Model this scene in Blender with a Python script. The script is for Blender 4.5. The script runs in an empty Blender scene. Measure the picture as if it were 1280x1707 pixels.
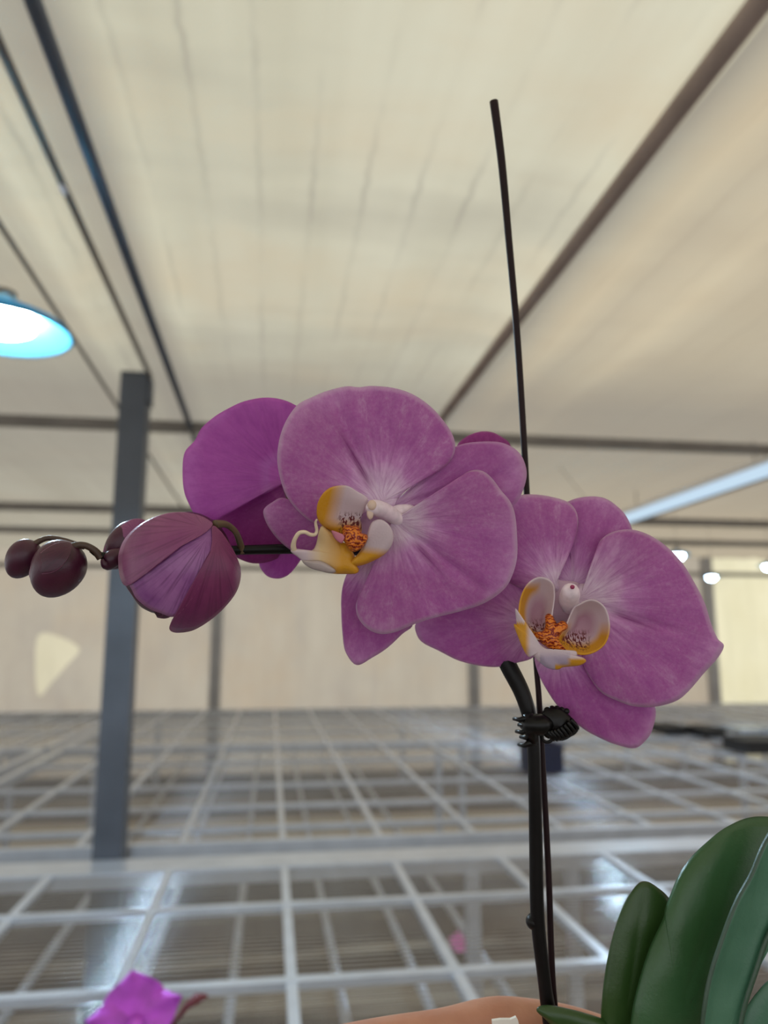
import bpy, bmesh, math, random
from math import sin, cos, pi, radians, sqrt, exp, atan2, hypot
from mathutils import Vector, noise as mnoise
random.seed(7)
S = bpy.context.scene
COL = S.collection

# ------------------------------------------------------------------ camera
FPX, CX, CY = 1280.0, 640.0, 853.5
CAMZ = 1.5
PSI, TH = radians(8.3), radians(9.62)
F = Vector((sin(PSI)*cos(TH), cos(PSI)*cos(TH), sin(TH)))
R = Vector((cos(PSI), -sin(PSI), 0.0))
U = R.cross(F)
CAM = Vector((0, 0, CAMZ))
cam_d = bpy.data.cameras.new('camera'); cam = bpy.data.objects.new('camera', cam_d); COL.objects.link(cam)
cam.location = CAM
cam.rotation_euler = F.to_track_quat('-Z', 'Y').to_euler()
cam_d.sensor_fit = 'VERTICAL'; cam_d.sensor_height = 36.0
cam_d.lens = 36.0*FPX/1707.0
cam_d.clip_start = 0.01
cam_d.dof.use_dof = True; cam_d.dof.focus_distance = 0.285; cam_d.dof.aperture_fstop = 8.0
S.camera = cam

# ------------------------------------------------------------------ light and exposure
S.view_settings.view_transform = 'Standard'; S.view_settings.look = 'None'
S.view_settings.exposure = -0.27; S.view_settings.gamma = 1.0; S.view_settings.use_curve_mapping = False
w = bpy.data.worlds.new('overcast_sky'); S.world = w; w.use_nodes = True
bg = w.node_tree.nodes['Background']
bg.inputs['Color'].default_value = (0.92, 0.95, 1.0, 1); bg.inputs['Strength'].default_value = 2.0
sun_d = bpy.data.lights.new('sun', 'SUN'); sun_d.energy = 2.0; sun_d.angle = radians(12); sun_d.color = (1.0, .95, .86)
sun = bpy.data.objects.new('sun', sun_d); COL.objects.link(sun)
sun.rotation_euler = (radians(-28), radians(20), 0); sun.location = (0, 6, 12)

# ------------------------------------------------------------------ helpers
def P(u, v, d):
    """a point seen at pixel (u, v), d centimetres from the lens"""
    d = d*0.01
    return CAM + F*d + R*(d*(u-CX)/FPX) + U*(d*(CY-v)/FPX)
def on_z(u, v, z):
    r = F + R*((u-CX)/FPX) + U*((CY-v)/FPX)
    return CAM + r*((z-CAM.z)/r.z)
def on_y(u, v, y):
    r = F + R*((u-CX)/FPX) + U*((CY-v)/FPX)
    return CAM + r*(y/r.y)

WL = {}                                   # world location of every object, for parenting
def place(o, loc, parent=None):
    loc = Vector(loc); WL[o.name] = loc
    if parent is not None:
        o.parent = parent; o.location = loc - WL[parent.name]
    else: o.location = loc
    return o
def mesh_obj(name, verts, faces, mat, parent=None, smooth=True, origin=None, label=None):
    verts = [Vector(v) for v in verts]
    c = Vector(origin) if origin is not None else sum(verts, Vector())/len(verts)
    me = bpy.data.meshes.new(name); me.from_pydata([v-c for v in verts], [], faces); me.update()
    if smooth:
        me.polygons.foreach_set('use_smooth', [True]*len(me.polygons))
    o = bpy.data.objects.new(name, me); COL.objects.link(o)
    if mat: me.materials.append(mat)
    place(o, c, parent)
    if label: o['label'] = label
    return o
def empty(name, loc, parent=None):
    o = bpy.data.objects.new(name, None); o.empty_display_size = .05; COL.objects.link(o)
    return place(o, loc, parent)
def tag(o, label, cat, group=None, kind=None):
    o['label'] = label; o['category'] = cat
    if group: o['group'] = group
    if kind: o['kind'] = kind
    return o
class MB:
    def __init__(s): s.v = []; s.f = []
    def box(s, c, d, rx=0, ry=0, rz=0):
        from mathutils import Euler
        m = Euler((rx, ry, rz)).to_matrix(); b = len(s.v); c = Vector(c)
        for k in range(8):
            p = Vector(((k & 1)-.5, ((k >> 1) & 1)-.5, ((k >> 2) & 1)-.5))
            s.v.append(c + m @ Vector((p.x*d[0], p.y*d[1], p.z*d[2])))
        for q in ((0,2,3,1),(4,5,7,6),(0,1,5,4),(2,6,7,3),(0,4,6,2),(1,3,7,5)): s.f.append(tuple(b+i for i in q))
        return s
    def tube(s, pts, rad, n=10, flat=1.0, cap=True):
        pts = [Vector(p) for p in pts]
        if not hasattr(rad, '__len__'): rad = [rad]*len(pts)
        b = len(s.v); ref = None
        for i, p in enumerate(pts):
            t = (pts[min(i+1, len(pts)-1)]-pts[max(i-1, 0)]).normalized()
            if ref is None:
                ref = Vector((0, 0, 1)) if abs(t.z) < .9 else Vector((1, 0, 0))
            x = (ref - t*ref.dot(t)).normalized(); y = t.cross(x); ref = x
            for k in range(n):
                a = 2*pi*k/n
                s.v.append(p + x*(cos(a)*rad[i]) + y*(sin(a)*rad[i]*flat))
        for i in range(len(pts)-1):
            for k in range(n):
                s.f.append((b+i*n+k, b+i*n+(k+1) % n, b+(i+1)*n+(k+1) % n, b+(i+1)*n+k))
        if cap:
            s.f.append(tuple(b+k for k in reversed(range(n)))); e = b+(len(pts)-1)*n
            s.f.append(tuple(e+k for k in range(n)))
        return s
    def sphere(s, c, rad, n=12, m=8):
        c = Vector(c); rx, ry, rz = rad if hasattr(rad, '__len__') else (rad,)*3; b = len(s.v)
        for i in range(m+1):
            th = pi*i/m
            for k in range(n):
                a = 2*pi*k/n; s.v.append(c+Vector((rx*sin(th)*cos(a), ry*sin(th)*sin(a), rz*cos(th))))
        for i in range(m):
            for k in range(n):
                s.f.append((b+i*n+k, b+(i+1)*n+k, b+(i+1)*n+(k+1) % n, b+i*n+(k+1) % n))
        return s
    def build(s, name, mat, parent=None, smooth=False, origin=None, label=None):
        return mesh_obj(name, s.v, s.f, mat, parent, smooth, origin, label)
def spline(pts, n, closed=False):
    """Catmull-Rom through pts, n samples a segment"""
    m = len(pts); out = []
    dim = len(pts[0])
    for i in range(m if closed else m-1):
        if closed: q = [pts[(i+j) % m] for j in (-1, 0, 1, 2)]
        else: q = [pts[max(0, min(m-1, i+j))] for j in (-1, 0, 1, 2)]
        for k in range(n):
            t = k/n; t2 = t*t; t3 = t2*t
            out.append(tuple(.5*((2*q[1][c])+(-q[0][c]+q[2][c])*t+(2*q[0][c]-5*q[1][c]+4*q[2][c]-q[3][c])*t2
                                 + (-q[0][c]+3*q[1][c]-3*q[2][c]+q[3][c])*t3) for c in range(dim)))
    if not closed: out.append(tuple(pts[-1]))
    return out
def crop(ox, oy, s, pts): return [(ox+x*s, oy+y*s) for x, y in pts]
def stem(name, pts, mat, parent, n=12, sub=8, flat=1.0, label=None):
    """pts: (u, v, depth cm, radius cm)"""
    q = spline(pts, sub)
    return MB().tube([P(a, b, c) for a, b, c, r in q], [max(r, .001)*.01 for a, b, c, r in q], n, flat).build(name, mat, parent, True, label=label)

# ------------------------------------------------------------------ materials
def nt(name):
    m = bpy.data.materials.new(name); m.use_nodes = True; t = m.node_tree
    for n in list(t.nodes): t.nodes.remove(n)
    out = t.nodes.new('ShaderNodeOutputMaterial')
    return m, t, out
def N(t, typ, **kw):
    n = t.nodes.new(typ)
    for k, v in kw.items():
        if k in n.inputs.keys() if isinstance(k, str) else False: n.inputs[k].default_value = v
        else: setattr(n, k, v)
    return n
def L(t, a, b): t.links.new(a, b)
def srgb(r, g, b):
    f = lambda c: (c/255/12.92) if c/255 <= .04045 else ((c/255+.055)/1.055)**2.4
    return (f(r), f(g), f(b), 1)
def ramp(t, src, stops, interp='LINEAR'):
    n = t.nodes.new('ShaderNodeValToRGB'); n.color_ramp.interpolation = interp
    e = n.color_ramp.elements
    while len(e) > 1: e.remove(e[-1])
    e[0].position = stops[0][0]; e[0].color = stops[0][1]
    for p, c in stops[1:]:
        x = e.new(p); x.color = c
    L(t, src, n.inputs[0]); return n.outputs[0]
def mixc(t, fac, a, b, mode='MIX'):
    n = t.nodes.new('ShaderNodeMix'); n.data_type = 'RGBA'; n.blend_type = mode
    for s, v in ((0, fac), (6, a), (7, b)):
        if hasattr(v, 'links'): L(t, v, n.inputs[s])
        else: n.inputs[s].default_value = v
    return n.outputs[2]
def math_(t, op, a, b=None, c=None, clamp=False):
    n = t.nodes.new('ShaderNodeMath'); n.operation = op; n.use_clamp = clamp
    for i, v in enumerate((a, b, c)):
        if v is None: continue
        if hasattr(v, 'links'): L(t, v, n.inputs[i])
        else: n.inputs[i].default_value = v
    return n.outputs[0]
def noise(t, vec, scale, detail=3, rough=.5, dist=0):
    n = t.nodes.new('ShaderNodeTexNoise'); n.inputs['Scale'].default_value = scale
    n.inputs['Detail'].default_value = detail; n.inputs['Roughness'].default_value = rough; n.inputs['Distortion'].default_value = dist
    if vec is not None: L(t, vec, n.inputs['Vector'])
    return n.outputs['Fac']
def attr(t, name):
    n = t.nodes.new('ShaderNodeAttribute'); n.attribute_name = name; return n
def comb(t, x, y, z=0.0):
    n = t.nodes.new('ShaderNodeCombineXYZ')
    for i, v in enumerate((x, y, z)):
        if hasattr(v, 'links'): L(t, v, n.inputs[i])
        else: n.inputs[i].default_value = v
    return n.outputs[0]
def objco(t, sx=1, sy=1, sz=1, geo=False):
    if geo: c = t.nodes.new('ShaderNodeNewGeometry').outputs['Position']
    else: c = t.nodes.new('ShaderNodeTexCoord').outputs['Object']
    m = t.nodes.new('ShaderNodeMapping'); m.inputs['Scale'].default_value = (sx, sy, sz); L(t, c, m.inputs['Vector'])
    return m.outputs[0]
def bump(t, h, strength, dist=.001):
    n = t.nodes.new('ShaderNodeBump'); n.inputs['Strength'].default_value = strength; n.inputs['Distance'].default_value = dist
    L(t, h, n.inputs['Height']); return n.outputs[0]
def setin(t, n, k, v):
    if hasattr(v, 'links'): L(t, v, n.inputs[k])
    else: n.inputs[k].default_value = v
def prin(t, out, color, rough=.5, metal=0, normal=None, trans=0, tcol=None, spec=.5, sss=0):
    p = t.nodes.new('ShaderNodeBsdfPrincipled')
    setin(t, p, 'Base Color', color); setin(t, p, 'Roughness', rough); p.inputs['Metallic'].default_value = metal
    p.inputs['Specular IOR Level'].default_value = spec
    if sss: p.inputs['Subsurface Weight'].default_value = sss; p.inputs['Subsurface Radius'].default_value = (.01, .004, .003); p.inputs['Subsurface Scale'].default_value = .6
    if normal is not None: L(t, normal, p.inputs['Normal'])
    sh = p.outputs[0]
    if trans:
        tr = t.nodes.new('ShaderNodeBsdfTranslucent'); setin(t, tr, 'Color', tcol if tcol is not None else color)
        if normal is not None: L(t, normal, tr.inputs['Normal'])
        mx = t.nodes.new('ShaderNodeMixShader'); setin(t, mx, 0, trans); L(t, sh, mx.inputs[1]); L(t, tr.outputs[0], mx.inputs[2]); sh = mx.outputs[0]
    L(t, sh, out.inputs[0])
def simple(name, c, rough=.5, metal=0, var=.12, scale=40, spec=.5):
    m, t, o = nt(name); n = noise(t, objco(t), scale, 4)
    d = tuple(x*(1-var) for x in c[:3])+(1,); l = tuple(min(1, x*(1+var)) for x in c[:3])+(1,)
    prin(t, o, ramp(t, n, [(.3, d), (.7, l)]), rough, metal, spec=spec); return m

def z4(q): return (q, q, q, 1)
def petal_mat(name, deep, mid, pale, trans=.35, vein=.30, reach=.55):
    m, t, o = nt(name)
    rho = attr(t, 'rho').outputs['Fac']; ang = attr(t, 'ang').outputs['Fac']; edge = attr(t, 'edge').outputs['Fac']
    oc = objco(t)
    big = noise(t, oc, 55, 3); fine = noise(t, oc, 800, 3, .65); pat = noise(t, comb(t, math_(t, 'MULTIPLY', ang, 7), math_(t, 'MULTIPLY', rho, 4.5)), 1.0, 6, .7)
    # pigment: pale at the throat, deep along the centre, lighter towards the margin
    x = math_(t, 'ADD', rho, math_(t, 'MULTIPLY', math_(t, 'SUBTRACT', big, .5), .35))
    col = ramp(t, x, [(0.0, pale), (.15, pale), (.32*reach/.55, mid), (.5*reach/.55, deep), (.8, deep), (1.0, mid)])
    col = mixc(t, math_(t, 'MULTIPLY', ramp(t, fine, [(.35, (0,0,0,1)), (.75, (1,1,1,1))]), .17), col, pale)
    col = mixc(t, ramp(t, pat, [(.44, z4(0)), (.66, z4(.55))]), col, (deep[0]*.80, deep[1]*.62, deep[2]*.84, 1))
    col = mixc(t, ramp(t, pat, [(.30, z4(.28)), (.44, z4(0))]), col, pale)
    vn = noise(t, comb(t, math_(t, 'MULTIPLY', ang, 16), math_(t, 'MULTIPLY', rho, 1.6)), 1.0, 4, .6)
    vmask = ramp(t, vn, [(.50, (0,0,0,1)), (.64, (1,1,1,1))])
    vf = math_(t, 'MULTIPLY', vmask, ramp(t, rho, [(.08, (0,0,0,1)), (.3, (vein,)*3+(1,)), (.75, (vein*.35,)*3+(1,)), (1, (0,0,0,1))]))
    col = mixc(t, vf, col, tuple(c*.62 for c in deep[:3])+(1,))
    midrib = ramp(t, attr(t, 'rib').outputs['Fac'], [(0, (0,0,0,1)), (1, (1,1,1,1))])
    col = mixc(t, math_(t, 'MULTIPLY', midrib, math_(t, 'MULTIPLY', ramp(t, vn, [(.36, z4(.4)), (.5, z4(1))]), .9)), col, (deep[0]*.42, deep[1]*.18, deep[2]*.40, 1))
    col = mixc(t, ramp(t, edge, [(.955, (0,0,0,1)), (.998, (.5,)*3+(1,))]), col, pale)
    h = math_(t, 'ADD', math_(t, 'MULTIPLY', vn, 1.0), math_(t, 'MULTIPLY', fine, .35))
    nrm = bump(t, h, .35, .0006)
    prin(t, o, col, .5, 0, nrm, trans, spec=.3)
    return m
PM = petal_mat('petal_pink', srgb(190, 106, 178), srgb(212, 150, 204), srgb(238, 216, 234))
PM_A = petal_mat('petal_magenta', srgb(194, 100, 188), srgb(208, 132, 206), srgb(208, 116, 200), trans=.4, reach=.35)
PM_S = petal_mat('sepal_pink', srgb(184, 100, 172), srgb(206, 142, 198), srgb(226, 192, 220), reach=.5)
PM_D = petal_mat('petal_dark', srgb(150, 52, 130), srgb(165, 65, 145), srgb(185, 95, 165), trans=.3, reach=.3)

def lip_mat():
    m, t, o = nt('lip_tissue')
    col = attr(t, 'Col').outputs['Color']; sp = attr(t, 'spot').outputs['Fac']; oc = objco(t)
    ang = attr(t, 'ang').outputs['Fac']; edge = attr(t, 'edge').outputs['Fac']
    nz = noise(t, objco(t, 1500, 900, 520), 1, 1, .5, .4)
    f = math_(t, 'MULTIPLY', ramp(t, nz, [(.49, (0,0,0,1)), (.55, (1,1,1,1))]), sp, clamp=True)
    c = mixc(t, f, col, srgb(110, 18, 22))
    fine = noise(t, oc, 1100, 3)
    c = mixc(t, math_(t, 'MULTIPLY', fine, .06), c, (.9, .8, .85, 1))
    prin(t, o, c, .42, 0, bump(t, fine, .25, .0004), .22, spec=.4)
    return m
LM = lip_mat()
def callus_mat():
    m, t, o = nt('callus_orange')
    oc = objco(t); wv = t.nodes.new('ShaderNodeTexWave'); wv.wave_type = 'RINGS'
    wv.inputs['Scale'].default_value = 260; wv.inputs['Distortion'].default_value = 9; wv.inputs['Detail'].default_value = 2; wv.inputs['Detail Scale'].default_value = 2.2
    L(t, oc, wv.inputs['Vector'])
    c = ramp(t, wv.outputs['Fac'], [(.18, srgb(130, 30, 14)), (.42, srgb(214, 100, 24)), (1, srgb(232, 138, 40))])
    prin(t, o, c, .4, 0, bump(t, noise(t, oc, 700, 2), .5, .0008), .1)
    return m
CM = callus_mat()
def bud_mat(name, a, b, c, trans=.12):
    m, t, o = nt(name); oc = objco(t)
    ang = attr(t, 'ang').outputs['Fac']; rho = attr(t, 'rho').outputs['Fac']; edge = attr(t, 'edge').outputs['Fac']
    n1 = noise(t, oc, 90, 3); n2 = noise(t, comb(t, math_(t, 'MULTIPLY', ang, 14), math_(t, 'MULTIPLY', rho, 1.2)), 1, 3, .5)
    col = ramp(t, n1, [(.3, a), (.7, b)])
    col = mixc(t, ramp(t, n2, [(.5, (0,0,0,1)), (.66, (.6,)*3+(1,))]), col, c)
    col = mixc(t, ramp(t, edge, [(.95, (0,0,0,1)), (1, (.45,)*3+(1,))]), col, srgb(205, 130, 165))
    prin(t, o, col, .38, 0, bump(t, noise(t, oc, 900, 3), .2, .0004), trans, spec=.5)
    return m
BM_ROSE = bud_mat('bud_rose', srgb(150, 84, 124), srgb(134, 62, 114), srgb(104, 44, 84))
BM_PURP = bud_mat('bud_purple', srgb(126, 58, 132), srgb(168, 108, 168), srgb(84, 28, 82))
BM_DARK = bud_mat('bud_dark', srgb(80, 28, 52), srgb(62, 20, 44), srgb(46, 16, 34), .03)
BM_RED = bud_mat('bud_red_purple', srgb(134, 60, 104), srgb(118, 42, 92), srgb(90, 30, 70))
STEM = simple('flower_stem_dark', srgb(12, 9, 10), .4, 0, .3, 120, .25)
PED = simple('pedicel_olive', srgb(104, 84, 62), .45, 0, .2, 160)
PED_D = simple('pedicel_dark_olive', srgb(74, 54, 44), .45, 0, .2, 160)
STAKE = simple('stake_black_plastic', srgb(34, 18, 22), .5, 0, .2, 60, .2)
CLIP = simple('clip_black_plastic', srgb(6, 5, 6), .35, 0, .2, 60, .3)
COLM = simple('column_white', srgb(232, 212, 222), .4, 0, .1, 400)

def leaf_mat(name, a, b, rim):
    m, t, o = nt(name); oc = objco(t)
    n1 = noise(t, oc, 22, 4, .6); fine = noise(t, oc, 700, 3, .6); edge = attr(t, 'edge').outputs['Fac']
    st = noise(t, comb(t, math_(t, 'MULTIPLY', attr(t, 'ang').outputs['Fac'], 30), 0), 1, 2)
    col = ramp(t, n1, [(.3, a), (.7, b)])
    col = mixc(t, math_(t, 'MULTIPLY', st, .25), col, tuple(x*.6 for x in a[:3])+(1,))
    col = mixc(t, ramp(t, edge, [(.990, (0,0,0,1)), (1, (.6,)*3+(1,))]), col, rim)
    prin(t, o, col, .36, 0, bump(t, fine, .22, .0005), .06, tcol=srgb(70, 110, 20), spec=.6)
    return m
LEAF1 = leaf_mat('leaf_dark', srgb(44, 74, 30), srgb(52, 84, 36), srgb(70, 34, 30))
LEAF2 = leaf_mat('leaf_green', srgb(46, 84, 40), srgb(62, 104, 66), srgb(40, 60, 40))
LEAF3 = leaf_mat('leaf_blue_sheen', srgb(66, 112, 90), srgb(86, 132, 108), srgb(50, 50, 42))  # blue-green leaf, lightened so its colour carries the sky sheen

def skin_mat():
    m, t, o = nt('skin'); oc = objco(t)
    n1 = noise(t, oc, 60, 3); n2 = noise(t, oc, 500, 3)
    col = ramp(t, n1, [(.3, srgb(182, 126, 104)), (.7, srgb(198, 144, 120))])
    prin(t, o, col, .5, 0, bump(t, n2, .25, .0006), 0, sss=.25); return m
SKIN = skin_mat()
NAIL = simple('nail', srgb(228, 180, 165), .25)
WHITE = simple('tag_white', srgb(232, 228, 222), .4, 0, .04)

def cloth(name, a, b, warm, dirt_dim, trans=.85, seam=.13, sec=True):
    """woven shade cloth: light comes through it"""
    m, t, o = nt(name)
    g = t.nodes.new('ShaderNodeNewGeometry').outputs['Position']
    sx = t.nodes.new('ShaderNodeSeparateXYZ'); L(t, g, sx.inputs[0])
    X, Y = sx.outputs[0], sx.outputs[1]
    band = noise(t, objco(t, 3.2, .28, 1, True), 1.0, 4, .6)
    blot = noise(t, objco(t, 1.1, 1.6, 1, True), 1.3, 4, .6)
    cross = noise(t, objco(t, .9, 2.4, 1, True), 1.0, 3, .6)
    col = ramp(t, band, [(.3, a), (.7, b)])
    col = mixc(t, ramp(t, blot, [(.45, (0,0,0,1)), (.75, (.5,)*3+(1,))]), col, warm)
    col = mixc(t, ramp(t, cross, [(.48, (0,0,0,1)), (.75, (.35,)*3+(1,))]), col, dirt_dim)
    # stitched seams between the strips
    wob = math_(t, 'MULTIPLY', math_(t, 'SUBTRACT', noise(t, objco(t, .5, 9, 1, True), 1, 2), .5), .03)
    fr = math_(t, 'FRACT', math_(t, 'DIVIDE', math_(t, 'ADD', X, math_(t, 'ADD', wob, 10.0)), seam))
    dd = math_(t, 'ABSOLUTE', math_(t, 'SUBTRACT', fr, .5))
    sm = math_(t, 'MULTIPLY', ramp(t, dd, [(0, (1,)*3+(1,)), (.09, (0,0,0,1))]), ramp(t, noise(t, objco(t, 3, 2.5, 1, True), 1, 3), [(.4, (.05,)*3+(1,)), (.7, (.75,)*3+(1,))]))
    col = mixc(t, math_(t, 'MULTIPLY', sm, .6), col, dirt_dim)
    if sec:   # the cloth of the bay to the right is browner, the far bays' fading light is painted in
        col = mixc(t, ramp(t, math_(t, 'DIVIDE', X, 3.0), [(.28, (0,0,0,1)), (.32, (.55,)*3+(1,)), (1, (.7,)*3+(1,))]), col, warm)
        col = mixc(t, ramp(t, math_(t, 'DIVIDE', Y, 10.0), [(.10, (0,0,0,1)), (.25, (.12,)*3+(1,)), (.34, (.75,)*3+(1,)), (.42, (.7,)*3+(1,)), (.6, (.35,)*3+(1,)), (.9, (.3,)*3+(1,))]), col, dirt_dim)
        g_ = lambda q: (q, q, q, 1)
        bx_ = ramp(t, math_(t, 'DIVIDE', math_(t, 'ADD', X, 1.0), 2.5), [(0, g_(.5)), (.13, g_(.35)), (.15, g_(0)), (.175, g_(0)), (.20, g_(.6)), (.235, g_(.75)), (.255, g_(.3)), (.27, g_(0)), (.30, g_(.15)), (.66, g_(.1)), (.70, g_(0)), (.725, g_(0)), (.735, g_(.8)), (.76, g_(.5)), (.80, g_(.1)), (.85, g_(.35)), (.93, g_(.05)), (1, g_(.35))])  # painted bands: lit folds left pale, dimmer strips between them
        col = mixc(t, bx_, col, dirt_dim)
    df = t.nodes.new('ShaderNodeBsdfDiffuse'); L(t, col, df.inputs[0])
    tr = t.nodes.new('ShaderNodeBsdfTranslucent'); L(t, col, tr.inputs[0])
    mx = t.nodes.new('ShaderNodeMixShader'); mx.inputs[0].default_value = trans
    L(t, df.outputs[0], mx.inputs[1]); L(t, tr.outputs[0], mx.inputs[2]); L(t, mx.outputs[0], o.inputs[0])
    return m
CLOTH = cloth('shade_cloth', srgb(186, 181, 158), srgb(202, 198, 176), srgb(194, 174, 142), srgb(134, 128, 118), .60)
FILM = cloth('wall_film', srgb(170, 160, 144), srgb(182, 173, 156), srgb(178, 158, 132), srgb(150, 143, 136), .52, .9, False)
FILM_W = cloth('wall_film_clear', srgb(232, 232, 230), srgb(238, 238, 236), srgb(228, 226, 220), srgb(210, 210, 208), .8, .9, False)
FILM_Y = cloth('wall_film_bright', srgb(206, 199, 166), srgb(216, 209, 178), srgb(200, 190, 152), srgb(186, 180, 154), .66, .35, False)
FILM_P = cloth('wall_film_patch', srgb(196, 188, 160), srgb(208, 200, 172), srgb(194, 182, 150), srgb(180, 172, 150), .6, .35, False)
GALV = simple('galvanised_steel', srgb(206, 212, 224), .28, .4, .08, 12)
WIRE2 = simple('wire_dull_steel', srgb(200, 203, 210), .25, .9, .08, 12)
WIRE = simple('wire_bright_steel', srgb(196, 196, 198), .15, .95, .08, 12)
PAINT = simple('post_steel_dark', srgb(80, 85, 95), .45, .2, .15, 6)
POSTG = simple('wall_post_grey', srgb(158, 156, 156), .5, .1, .08, 6)
PIPE = simple('pipe_steel_grey', srgb(120, 114, 108), .5, .2, .15, 6)
BROWN = simple('cloth_edge_brown', srgb(150, 132, 122), .8, 0, .15, 8)
def floor_mat():
    m, t, o = nt('ground')
    a = noise(t, objco(t, 1, 1, 1, True), 1.6, 5, .6); b = noise(t, objco(t, .25, 2.2, 1, True), 1.2, 4, .6)
    col = ramp(t, a, [(.3, srgb(66, 54, 46)), (.7, srgb(112, 96, 84))])
    col = mixc(t, ramp(t, b, [(.5, (0,0,0,1)), (.62, (.7,)*3+(1,))]), col, srgb(208, 198, 182))
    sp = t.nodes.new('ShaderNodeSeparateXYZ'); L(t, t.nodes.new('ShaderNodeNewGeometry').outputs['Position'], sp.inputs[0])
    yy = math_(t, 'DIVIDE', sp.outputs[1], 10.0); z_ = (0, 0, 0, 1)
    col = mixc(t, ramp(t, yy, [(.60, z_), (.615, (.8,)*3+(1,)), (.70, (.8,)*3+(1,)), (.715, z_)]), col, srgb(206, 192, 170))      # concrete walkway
    col = mixc(t, ramp(t, yy, [(.455, z_), (.47, (.75,)*3+(1,)), (.55, (.75,)*3+(1,)), (.565, z_), (.80, z_), (.81, (.6,)*3+(1,))]), col, srgb(58, 60, 70))   # darker bands across the ground
    prin(t, o, col, .8, 0, bump(t, noise(t, objco(t, 1, 1, 1, True), 30, 3), .4, .01)); return m
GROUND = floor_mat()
def emit(name, c, s):
    m, t, o = nt(name); e = t.nodes.new('ShaderNodeEmission'); e.inputs[0].default_value = c; e.inputs[1].default_value = s
    L(t, e.outputs[0], o.inputs[0]); return m
LED = emit('led_white', (.58, .81, 1, 1), 420)
LEDB = emit('led_bulb', (.62, .80, 1, 1), 40)
LEDT = emit('led_tube', (.62, .80, .96, 1), 1.12)
def dish_mat():
    m, t, o = nt('lamp_shade_glass')
    prin(t, o, srgb(62, 118, 134), .35, 0, None, .45, spec=.4); return m
DISH = dish_mat()

# ------------------------------------------------------------------ the greenhouse
ZB, ZP, ZC = .75, 2.50, 2.61              # bench top, pipes, shade cloth
XL, XR, YN, YF = -7.0, 9.0, -4.0, 9.4
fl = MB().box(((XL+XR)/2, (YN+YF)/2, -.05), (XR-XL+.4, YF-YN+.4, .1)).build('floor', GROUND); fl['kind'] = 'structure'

def ceiling():
    nx, ny = 420, 90; v = []; f = []
    for j in range(ny+1):
        y = YN+(YF-YN)*j/ny
        for i in range(nx+1):
            x = XL+(XR-XL)*i/nx
            # strips sag between the stretched wires, the whole cloth sags between the cross beams
            s = ((x+10)/.13) % 1.0
            z = ZC - .006*sin(pi*s) - .02*sin(pi*(y-.2)/1.6)**2 + .010*mnoise.noise(Vector((x*2.5, y*.8, 0)))
            if x > .86: z += .03*mnoise.noise(Vector((x*5, y*.25, 3)))
            z -= .035*exp(-((x-.80)/.035)**2)+.03*exp(-((x+.62)/.05)**2)      # gathered folds
            v.append((x, y, z))
    for j in range(ny):
        for i in range(nx):
            a = j*(nx+1)+i; f.append((a, a+nx+1, a+nx+2, a+1))
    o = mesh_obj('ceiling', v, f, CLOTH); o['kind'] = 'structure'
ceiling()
def wall(name, a, b, mat, z0=0.0, z1=2.62):
    a = Vector(a).to_3d(); b = Vector(b).to_3d()
    v = [a+Vector((0, 0, z0)), b+Vector((0, 0, z0)), b+Vector((0, 0, z1)), a+Vector((0, 0, z1))]      # a single skin of film
    o = mesh_obj(name, v, [(0, 1, 2, 3)], mat, smooth=False); o['kind'] = 'structure'; return o
xw = [on_y(u, 1100, YF).x for u in (360, 787, 1183)]
wall('wall_back_right', (xw[2], YF), (XR, YF), FILM_Y)
wall('wall_left', (XL, YN), (XL, YF), FILM_W)
wall('wall_right', (XR, YN), (XR, YF), FILM_W)
wall('wall_front', (XL, YN), (XR, YN), FILM_W)
zr = on_y(450, 1190, YF).z
for k, (z, h) in enumerate(((zr, .07), (on_y(450, 948, YF).z, .05))):
    o = MB().box(((XL+XR)/2, YF-.05, z), (XR-XL, .06, h)).build('trim_%d' % (k+1), PAINT if k == 0 else PIPE); o['kind'] = 'structure'
for k, x in enumerate(xw):
    o = MB().box((x, YF-.06, 1.3), (.13, .08, 2.6)).build('wall_post', POSTG)
    tag(o, ['grey wall post at the far end, left, just below the big bud', 'grey wall post at the far end seen left of the dark flower stem', 'grey wall post at the far end beside the bright yellowish wall on the right'][k], 'post', 'posts along the far wall')
# pale patch on the far wall, left
pp = [on_y(u, v, YF-.013) for u, v in spline([(64, 1058), (100, 1062), (132, 1082), (112, 1108), (84, 1140), (64, 1160), (58, 1110)], 4, True)]
bm = bmesh.new()
def loop_(ps):
    vv = [bm.verts.new(p) for p in ps]
    return [bm.edges.new((vv[i], vv[(i+1) % len(vv)])) for i in range(len(vv))]
ed = loop_([(XL, YF, 0), (xw[2], YF, 0), (xw[2], YF, 2.62), (XL, YF, 2.62)]) + loop_([(p.x, YF, p.z) for p in pp])
bmesh.ops.triangle_fill(bm, use_beauty=True, use_dissolve=False, edges=ed)
bm.verts.index_update()
o = mesh_obj('wall_back', [v.co.copy() for v in bm.verts], [tuple(v.index for v in f.verts) for f in bm.faces], FILM, smooth=False); o['kind'] = 'structure'
pp = [Vector((p.x, YF, p.z)) for p in pp]; n_ = len(pp)
o = mesh_obj('wall_patch', pp, [tuple(range(n_))], FILM_P, smooth=False)
tag(o, 'pale torn patch of film on the far wall left of the steel post', 'patch')

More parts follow.
